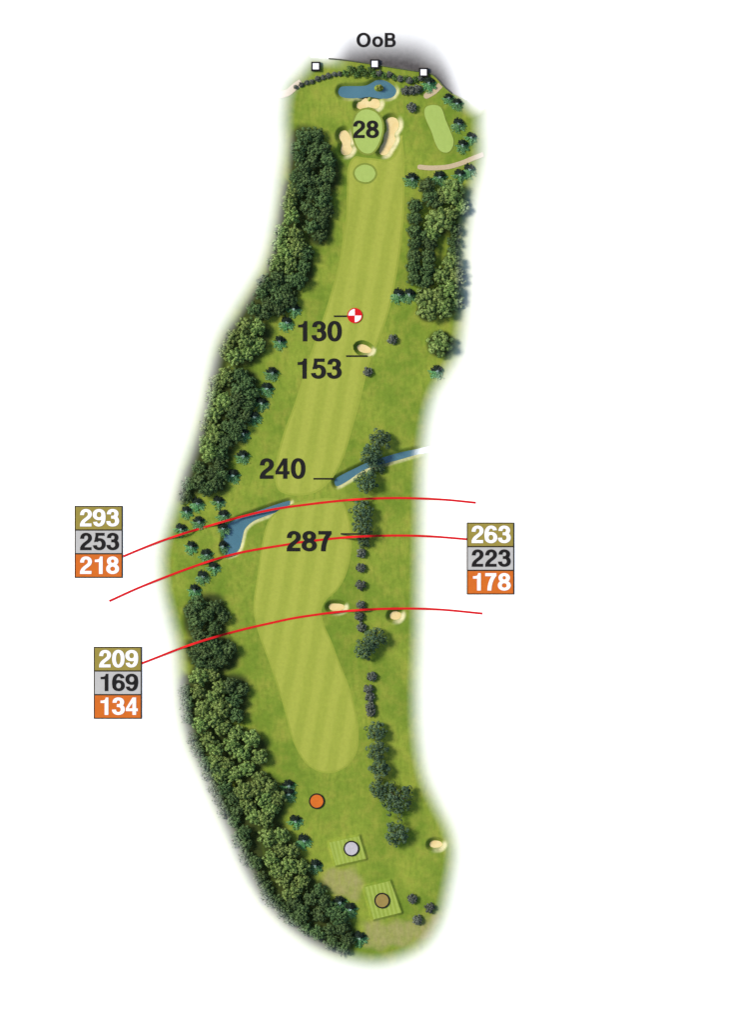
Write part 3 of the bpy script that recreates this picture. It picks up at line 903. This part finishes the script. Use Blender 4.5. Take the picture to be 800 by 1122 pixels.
CONV = []
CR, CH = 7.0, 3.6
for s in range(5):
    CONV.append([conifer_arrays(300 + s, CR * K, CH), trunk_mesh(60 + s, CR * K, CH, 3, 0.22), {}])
CMAT = {'crown': M_NEEDLE_SHADED, 'lit_lower_boughs': M_BOUGH_LIT, 'top_shoots': M_TIP}


def fade_at(V):
    d = sdf(COURSE, V[:, 0] / K + 400, 561 - V[:, 1] / K)
    return d


def cut_faded(Vw, V, tint, r):
    """fade of every leaf from where it stands; the outermost leaves thin out"""
    c = Vw.reshape(-1, 4, 3).mean(1)
    d = fade_at(c)
    a = fade_alpha(d, -11.0, 6.0)
    keep = r.uniform(0, 1, len(c)) > np.clip((a - 0.25) * 1.5, 0, 1) ** 0.8
    f = white_mix(np.clip(a, 0, 0.45), 0.30, 0.03)
    k4 = np.repeat(keep, 4)
    return V[k4], tint[k4], np.repeat(f, 4)[k4]


OBST = []
for n_, (kind, x, y, R, H, label, cat, grp) in enumerate(TREES):
    r = np.random.default_rng(5000 + n_)
    z0 = terrain_z(x, y)
    OBST.append((x, y, R, H + z0))
    dcen = sdf(COURSE, np.array([x]), np.array([y]))[0]
    near = dcen > -R - 17 and y > 110
    if near: H *= 1 - 0.55 * float(sstep(-16, -2, dcen))
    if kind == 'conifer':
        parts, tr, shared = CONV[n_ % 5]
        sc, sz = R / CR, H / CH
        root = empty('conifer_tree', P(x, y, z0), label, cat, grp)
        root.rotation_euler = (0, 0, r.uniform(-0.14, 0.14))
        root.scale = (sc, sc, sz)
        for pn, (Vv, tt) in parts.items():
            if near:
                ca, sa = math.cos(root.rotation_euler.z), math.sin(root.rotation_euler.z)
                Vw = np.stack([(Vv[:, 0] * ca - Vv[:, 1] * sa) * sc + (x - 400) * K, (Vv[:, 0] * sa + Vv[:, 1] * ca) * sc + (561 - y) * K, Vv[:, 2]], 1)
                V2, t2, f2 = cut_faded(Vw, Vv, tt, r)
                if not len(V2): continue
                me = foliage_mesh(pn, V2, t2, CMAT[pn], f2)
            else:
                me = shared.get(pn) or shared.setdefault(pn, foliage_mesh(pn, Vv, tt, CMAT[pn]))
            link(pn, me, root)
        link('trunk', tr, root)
        continue
    src = BIGDUSK[n_ % 2] if R > 16 and kind == 'dusk' else VAR[kind][n_ % 5]
    Vv, tt, mt, R0, H0, shared, tr = src
    name = SPEC[kind][8]
    if cat == 'shrub': name = 'hedge_shrub'
    root = empty(name, P(x, y, z0), label, cat, grp)
    rz = r.uniform(0, 6.28)
    sc = R / R0
    root.rotation_euler = (0, 0, rz)
    root.scale = (sc, sc, H / H0)
    if near:
        ca, sa = math.cos(rz), math.sin(rz)
        Vw = np.stack([(Vv[:, 0] * ca - Vv[:, 1] * sa) * sc + (x - 400) * K, (Vv[:, 0] * sa + Vv[:, 1] * ca) * sc + (561 - y) * K, Vv[:, 2]], 1)
        V2, t2, f2 = cut_faded(Vw, Vv, tt, r)
        if len(V2): link('crown', foliage_mesh('crown', V2, t2, mt, f2), root)
    else:
        if src[5] is None: src[5] = foliage_mesh('crown', Vv, tt, mt)
        link('crown', src[5], root)
    link('trunk', tr, root)

# reeds on the island
isl = crown_arrays(77, 1.9, 1.0, 14, 0.5, 16, 0.28)
M_ISLE = leaf_mat('reed_leaves', (120, 132, 50), (176, 176, 92))
o = link('island_reeds', foliage_mesh('island_reeds', isl[0], isl[1], M_ISLE))
o.location = P(415.3, 96.2, terrain_z(415.3, 96.2) - 0.3)
o.scale = (1.25, 0.8, 1)
tag(o, 'olive tuft of reeds on the islet in the blue pond', 'reeds')

# ------------------------------------------------------------------ boundary wall along the top
wallm = flat('dark_stone', (92, 96, 82), 0.9, 0.05, 0.25, 1.5)
c = BOUND
L, Rr = ribbon(c, 1.2)
V, F = [], []
n = len(c)
da = sdf(COURSE, c[:, 0], c[:, 1])
for i in range(n):
    for q in (L[i], Rr[i]):
        V.append(P(q[0], q[1], -0.2)); V.append(P(q[0], q[1], 0.6))
for i in range(n - 1):
    a, b2 = i * 4, (i + 1) * 4
    F += [(a + 1, b2 + 1, b2 + 3, a + 3), (a, b2, b2 + 1, a + 1), (a + 2, a + 3, b2 + 3, b2 + 2)]
F += [(0, 1, 3, 2), ((n - 1) * 4, (n - 1) * 4 + 2, (n - 1) * 4 + 3, (n - 1) * 4 + 1)]
tag(mesh_obj('boundary_wall', V, F, wallm), 'low dark boundary wall curving between the grass and the grey verge at the top', 'wall')

# ------------------------------------------------------------------ lettering: strokes of an elliptical pen, cap height 1
PA, PB = 0.108, 0.083


def bez(p0, *segs, n=14):
    out = [np.array(p0, float)]
    for s in segs:
        if len(s) == 3:
            a, b_, c_, d_ = out[-1], *(np.array(q, float) for q in s)
            for t in np.linspace(0, 1, n + 1)[1:]:
                out.append((1 - t) ** 3 * a + 3 * (1 - t) ** 2 * t * b_ + 3 * (1 - t) * t * t * c_ + t ** 3 * d_)
        else:
            out.append(np.array(s[0], float))
    return np.array(out)


def ell(cx, cy, rx, ry, pw=2.25, n=56):
    a = np.linspace(0, 2 * np.pi, n, endpoint=False)
    c_, s_ = np.cos(a), np.sin(a)
    return np.stack([cx + rx * np.sign(c_) * np.abs(c_) ** (2 / pw), cy + ry * np.sign(s_) * np.abs(s_) ** (2 / pw)], 1)


def st(path, closed=False, pa=PA, pb=PB): return ('s', path, closed, pa, pb)
def pg(*pts): return ('p', np.array(pts, float))


six = [st(ell(.36, .318, .238, .240, 2.15), True), st(bez((.575, .735), ((.565, .855), (.48, .922), (.37, .922)), ((.20, .922), (.108, .75), (.108, .46)), ((.108, .41), (.112, .36), (.125, .32))))]
GLY = {
    '0': [st(ell(.35, .5, .243, .428), True)],
    '1': [pg((.335, 0), (.55, 0), (.55, 1), (.395, 1), (.375, .905), (.315, .845), (.215, .825), (.10, .822), (.10, .685), (.335, .685))],
    '2': [st(bez((.148, .655), ((.148, .81), (.22, .922), (.36, .922)), ((.50, .922), (.58, .835), (.58, .705)), ((.58, .565), (.46, .49), (.36, .41)), ((.24, .315), (.165, .24), (.15, .10)))), pg((.035, 0), (.665, 0), (.665, .172), (.04, .172))],
    '3': [st(bez((.15, .70), ((.15, .84), (.22, .922), (.345, .922)), ((.475, .922), (.552, .84), (.552, .735)), ((.552, .61), (.47, .535), (.36, .535)), ((.27, .535),))),
          st(bez((.27, .535), ((.37, .535),), ((.50, .535), (.588, .445), (.588, .312)), ((.588, .165), (.48, .078), (.345, .078)), ((.205, .078), (.122, .17), (.118, .305))))],
    '4': [pg((.385, 0), (.585, 0), (.585, 1), (.385, 1)), pg((.025, .215), (.385, .215), (.385, .372), (.025, .372)), pg((.585, .215), (.68, .215), (.68, .372), (.585, .372)), pg((.025, .372), (.175, .372), (.385, .70), (.385, 1))],
    '5': [pg((.145, .83), (.635, .83), (.635, 1), (.145, 1)), pg((.075, .455), (.245, .50), (.305, .83), (.145, .83)),
          st(bez((.165, .50), ((.215, .585), (.29, .615), (.355, .615)), ((.50, .615), (.590, .49), (.590, .345)), ((.590, .18), (.48, .078), (.345, .078)), ((.21, .078), (.128, .155), (.115, .285))))],
    '6': six,
    '7': [pg((.045, .828), (.655, .828), (.655, 1), (.045, 1)), st(bez((.575, .90), ((.40, .70), (.285, .40), (.27, 0))), False, .108, .08)],
    '8': [st(ell(.35, .735, .205, .186, 2.1), True), st(ell(.35, .292, .245, .214, 2.1), True)],
    'O': [st(ell(.50, .5, .385, .425, 2.1), True, .112, .09)],
    'o': [st(ell(.40, .378, .275, .295, 2.1), True, .108, .085)],
    'B': [pg((.04, 0), (.255, 0), (.255, 1), (.04, 1)),
          st(bez((.255, .918), ((.48, .918),), ((.595, .918), (.655, .85), (.655, .745)), ((.655, .62), (.58, .555), (.47, .555)), ((.255, .555),)), False, .105, .082),
          st(bez((.255, .52), ((.48, .52),), ((.62, .52), (.70, .435), (.70, .30)), ((.70, .17), (.61, .082), (.46, .082)), ((.255, .082),)), False, .108, .082)],
}
GLY['9'] = [st(1.0 * np.array([.70, 1.0]) - s[1], s[2]) for s in six]
ADV = {'O': 1.09, 'o': .86, 'B': .80}
WIDE = {'0': 1.02, '1': 1.0, 'O': 1.0, 'o': 1.0, 'B': 1.0, '3': 1.08, '5': 1.08, '2': 1.05}


def glyph_mesh(ch, x0, ybase, h, th, mat, name, parent, org, z):
    """raised letter: every stroke a prism, each a hair above the last where they cross"""
    V, F = [], []
    wd = WIDE.get(ch, 1.05)

    def prism(outer, top, inner=None):
        b0 = len(V)
        T = lambda p, zz: (((x0 + (0.35 + (p[0] - 0.35) * wd) * h) - org[0]) * K, (org[1] - (ybase - p[1] * h)) * K, zz)
        if inner is None:
            n = len(outer)
            for p in outer: V.append(T(p, top))
            for p in outer: V.append(T(p, z))
            F.append(tuple(b0 + i for i in range(n)))
            for i in range(n):
                j = (i + 1) % n
                F.append((b0 + i, b0 + n + i, b0 + n + j, b0 + j))
        else:                                       # strip between two rails
            n = len(outer)
            closed = inner[1]
            inn = inner[0]
            for p in outer: V.append(T(p, top))
            for p in inn: V.append(T(p, top))
            for p in outer: V.append(T(p, z))
            for p in inn: V.append(T(p, z))
            for i in range(n if closed else n - 1):
                j = (i + 1) % n
                F.append((b0 + i, b0 + n + i, b0 + n + j, b0 + j))
                F.append((b0 + i, b0 + j, b0 + 2 * n + j, b0 + 2 * n + i))
                F.append((b0 + n + j, b0 + n + i, b0 + 3 * n + i, b0 + 3 * n + j))
            if not closed:
                F.append((b0, b0 + 2 * n, b0 + 3 * n, b0 + n))
                e = n - 1
                F.append((b0 + e, b0 + n + e, b0 + 3 * n + e, b0 + 2 * n + e))
    for k, s in enumerate(GLY[ch]):
        top = z + th + 0.012 * k
        if s[0] == 'p':
            p = s[1]
            ar = np.sum(p[:, 0] * np.roll(p[:, 1], -1) - np.roll(p[:, 0], -1) * p[:, 1])
            prism(p if ar > 0 else p[::-1], top)
        else:
            path, closed, pa, pb = s[1], s[2], s[3], s[4]
            if closed: t = np.roll(path, -1, 0) - np.roll(path, 1, 0)
            else: t = np.gradient(path, axis=0)
            t /= np.hypot(t[:, 0], t[:, 1])[:, None]
            nrm = np.stack([-t[:, 1], t[:, 0]], 1)
            q = np.stack([nrm[:, 0] * pa * pa, nrm[:, 1] * pb * pb], 1) / np.sqrt((nrm[:, 0] * pa) ** 2 + (nrm[:, 1] * pb) ** 2)[:, None]
            prism(path - q, top, (path + q, closed))
    o = mesh_obj(name, V, F, mat, parent)
    return o


BLACK = flat('black_lettering', (28, 26, 25), 0.7, 0.08, 0.1, 0.8)
WHITE = flat('white_lettering', (264, 264, 264), 0.7, 0.08, 0.0)
RED = flat('red_paint', (226, 26, 32), 0.7, 0.06, 0.04, 0.3)


def number(text, x0, ybase, h, z, label, name='distance_number', cat='number', pitch=.777, grp=None):
    cx = x0 + pitch * h * len(text) / 2
    root = empty(name, P(cx, ybase, 0), label, cat, grp)
    x = x0
    for ch in text:
        glyph_mesh(ch, x, ybase, h, 0.08, BLACK, 'digit' if ch.isdigit() else 'letter', root, (cx, ybase), z)
        x += ADV.get(ch, pitch) * h
    return root


G1 = 'black distance numbers lying on the grass'
number('130', 324.3, 374.0, 22.2, 0.11, 'black number 130 lying left of the red and white disc', grp=G1)
number('153', 323.8, 415.0, 22.2, 0.11, 'black number 153 lying below the 130, left of a bush', grp=G1)
number('240', 284.0, 524.6, 22.4, 0.11, 'black number 240 lying at the bottom left of the upper fairway', grp=G1)
number('287', 313.6, 604.0, 22.2, 0.27, 'black number 287 lying across the middle red arc on the lower fairway', grp=G1)
number('28', 386.5, 151.3, 19.2, 0.23, 'black number 28 on the putting green between bunkers', grp=G1)
number('OoB', 390.6, 51.6, 15.6, 0.03, 'black letters OoB on the fading grey verge above the wall', 'boundary_lettering', 'lettering')


def drape(x, y, pad=0.0):
    z = max(0.12, terrain_z(x, y) + 0.12)
    for tx, ty, R, H in OBST:
        if abs(tx - x) < R + 3 and abs(ty - y) < R + 3:
            d = math.hypot(tx - x, ty - y)
            if d < R + pad: z = max(z, H * (0.3 + 0.72 * math.sqrt(max(0, 1 - (d / (R + pad)) ** 2))) + 0.2)
    return z


def strip(name, pts, w, mat, label, cat, grp=None, th=0.12):
    """flat band that lies on the ground and is carried over whatever stands in its way"""
    c = smooth_open(pts, 1.5) if len(pts) > 2 else np.linspace(pts[0], pts[1], max(4, int(abs(pts[1][0] - pts[0][0]) / 1.5)))
    L, Rr = ribbon(c, w)
    z = np.array([max(drape(*p), drape(*q), drape(*r_)) for p, q, r_ in zip(c, L, Rr)])
    n = len(z)
    zz = np.array([z[max(0, i - 4):i + 5].max() for i in range(n)])
    for _ in range(12):
        zp = np.pad(zz, 1, mode='edge')
        zz = np.maximum((zp[:-2] + zp[1:-1] * 2 + zp[2:]) / 4, z - 0.3)
    V, F = [], []
    for i in range(n):
        for q in (L[i], Rr[i]):
            V.append(P(q[0], q[1], zz[i])); V.append(P(q[0], q[1], zz[i] + th))
    for i in range(n - 1):
        a, b2 = i * 4, (i + 1) * 4
        F += [(a + 1, b2 + 1, b2 + 3, a + 3), (a, b2, b2 + 1, a + 1), (a + 2, a + 3, b2 + 3, b2 + 2), (a, a + 2, b2 + 2, b2)]
    F += [(0, 1, 3, 2), ((n - 1) * 4, (n - 1) * 4 + 2, (n - 1) * 4 + 3, (n - 1) * 4 + 1)]
    return tag(mesh_obj(name, V, F, mat), label, cat, grp)


GA = 'red distance arcs across the hole'
strip('distance_arc', [(134.6, 609.6), (163, 598), (192, 587.5), (243.8, 571.8), (289.8, 560), (330, 553.6), (385, 547.6), (434.5, 545.7), (484, 547.3), (521.5, 550.8)], 2.4, RED,
      'top red arc, from the 293 board across the left ditch', 'arc line', GA)
strip('distance_arc', [(119.3, 658.6), (157.5, 641.6), (215, 619.7), (261, 606), (315.6, 596.4), (330, 594), (385, 588.3), (434.5, 586.8), (473, 587.8), (511.8, 590.8)], 2.4, RED,
      'middle red arc, running under the number 287 to the 263 board', 'arc line', GA)
strip('distance_arc', [(155, 726.8), (215, 704), (261, 691), (295, 683), (330, 675.9), (385, 669), (434.5, 666.8), (481, 667.8), (528.8, 672.2)], 2.4, RED,
      'lowest red arc, from the 209 board past two small bunkers', 'arc line', GA)
GT = 'black pointer lines beside the numbers'
strip('pointer_line', [(365.8, 346.5), (381.3, 346.5)], 1.8, BLACK, 'short black line joining the red and white disc above 130', 'line', GT)
strip('pointer_line', [(379.2, 390.2), (402.6, 390.2)], 1.8, BLACK, 'short black line under the small bunker beside 153', 'line', GT)
strip('pointer_line', [(343.4, 524.6), (365.6, 524.6)], 1.8, BLACK, 'short black line from the number 240 to the right ditch', 'line', GT)
strip('pointer_line', [(373.3, 585.0), (396.3, 585.0)], 1.8, BLACK, 'short black line from the number 287 onto a dark tree', 'line', GT)


def disc(r, z0, z1, a0=0.0, a1=2 * math.pi, n=64, rin=0.0):
    """solid of a disc, ring or sector (map-unit radii), local coordinates"""
    full = abs(a1 - a0 - 2 * math.pi) < 1e-6
    A = np.linspace(a0, a1, n, endpoint=not full)
    V, F = [], []
    if rin > 0:
        for a in A:
            for rr, zz in ((rin, z0), (rin, z1), (r, z1), (r, z0)):
                V.append((rr * K * math.cos(a), rr * K * math.sin(a), zz))
        for i in range(n):
            j = (i + 1) % n
            for k in range(4):
                F.append((i * 4 + k, i * 4 + (k + 1) % 4, j * 4 + (k + 1) % 4, j * 4 + k))
        return V, F
    o = [(r * K * math.cos(a), r * K * math.sin(a)) for a in A]
    if not full: o = [(0, 0)] + o
    m = len(o)
    V = [(x, y, z1) for x, y in o] + [(x, y, z0) for x, y in o]
    F = [tuple(range(m)), tuple(reversed(range(m, 2 * m)))]
    F += [(i, m + i, m + (i + 1) % m, (i + 1) % m) for i in range(m)]
    return V, F


root = empty('distance_disc', P(388.8, 345.8, 0), 'red and white quartered disc on the upper fairway above 130', 'marker disc')
for k in range(4):
    V, F = disc(7.2, 0.1, 0.5, k * math.pi / 2, (k + 1) * math.pi / 2, 20)
    mesh_obj('quarter', V, F, RED if k in (0, 2) else WHITE, root)
V, F = disc(8.3, 0.08, 0.56, rin=7.2)
mesh_obj('rim', V, F, RED, root)
for (x, y, zt, rgb, l) in ((347, 877.8, 0.0, (222, 115, 36), 'orange disc with a black rim on the grass below the lower fairway'), (385, 929.5, TEE_H, (200, 196, 201), 'silver disc with a black rim on the upper raised tee'),
                           (418.7, 986.5, TEE_H, (160, 138, 74), 'gold disc with a black rim on the lower raised tee')):
    root = empty('tee_disc', P(x, y, zt), l, 'tee marker', 'round tee marker discs')
    V, F = disc(7.1, 0.08, 0.5)
    mesh_obj('face', V, F, flat('tee_disc_paint', rgb, 0.7, 0.08, 0.08, 0.9), root)
    V, F = disc(8.6, 0.06, 0.56, rin=7.1)
    mesh_obj('rim', V, F, BLACK, root)


def box(x0, y0, x1, y1, z0, z1, org):
    a, b2 = (x0 - org[0]) * K, (x1 - org[0]) * K
    c, d = (org[1] - y1) * K, (org[1] - y0) * K
    V = [(a, c, z0), (b2, c, z0), (b2, d, z0), (a, d, z0), (a, c, z1), (b2, c, z1), (b2, d, z1), (a, d, z1)]
    return V, [(3, 2, 1, 0), (4, 5, 6, 7), (0, 1, 5, 4), (1, 2, 6, 5), (2, 3, 7, 6), (3, 0, 4, 7)]


def frame(x0, y0, x1, y1, w, z0, z1, org):
    V, F = [], []
    for q in ((x0, y0, x1, y0 + w), (x0, y1 - w, x1, y1), (x0, y0 + w, x0 + w, y1 - w), (x1 - w, y0 + w, x1, y1 - w)):
        v, f = box(*q, z0, z1, org)
        F += [tuple(i + len(V) for i in g) for g in f]
        V += v
    return V, F


# white square boundary markers
for (x, y, l) in ((346, 73, 'white square marker at the top left, on the fading grass'), (410.6, 70.4, 'white square marker in the middle of the boundary, below OoB'), (464.2, 79.6, 'white square marker at the top right above a spreading conifer')):
    root = empty('boundary_marker', P(x, y, 0), l, 'boundary marker', 'white square boundary markers')
    V, F = box(x - 3.35, y - 3.35, x + 3.35, y + 3.35, -0.2, 1.6, (x, y))
    mesh_obj('cap', V, F, WHITE, root)
    V, F = frame(x - 5.0, y - 5.0, x + 5.0, y + 5.0, 1.65, -0.2, 1.65, (x, y))
    mesh_obj('border', V, F, BLACK, root)

# distance boards
GOLD = flat('gold_panel', (162, 147, 68), 0.8, 0.06, 0.05, 0.35)
SILV = flat('silver_panel', (199, 198, 194), 0.8, 0.06, 0.04, 0.35)
ORAN = flat('orange_panel', (221, 114, 38), 0.8, 0.06, 0.05, 0.35)
BORD = flat('board_border', (52, 46, 34), 0.8, 0.06, 0.1, 0.5)
for x0, y0, x1, y1, nums, l in ((81.3, 554.2, 134.2, 633.2, ('293', '253', '218'), 'board of 293 253 218 at the left end of the top red arc'),
                                (102.3, 708.6, 155.2, 787.6, ('209', '169', '134'), 'board of 209 169 134, lowest one, at the lowest red arc'),
                                (511.5, 572.4, 563.8, 651.4, ('263', '223', '178'), 'board of 263 223 178, the one right of the grass')):
    cx, cy = (x0 + x1) / 2, (y0 + y1) / 2
    root = empty('distance_board', P(cx, cy, 0), l, 'distance board', 'stacked gold, silver and orange distance boards')
    ch = (y1 - y0 - 1.0) / 3
    V, F = box(x0, y0, x1, y1, 0.05, 0.35, (cx, cy))
    mesh_obj('backing', V, F, BORD, root)
    for i, (t, pm_) in enumerate(zip(nums, (GOLD, SILV, ORAN))):
        a, b2 = y0 + 1.3 + i * ch, y0 + (i + 1) * ch - 0.2
        V, F = box(x0 + 1.3, a, x1 - 1.3, b2, 0.352, 0.5, (cx, cy))
        pn = mesh_obj('panel', V, F, pm_, root)
        h = 19.0
        x = x1 - 3.4 - 0.777 * h * 3 + 0.5
        for g in t:
            glyph_mesh(g, x, b2 - 3.2, h, 0.12, BLACK if i == 1 else WHITE, 'digit', pn, (cx, cy), 0.5)
            x += 0.777 * h
print('things', len([o for o in S.objects if o.parent is None]), 'trees', len(TREES))
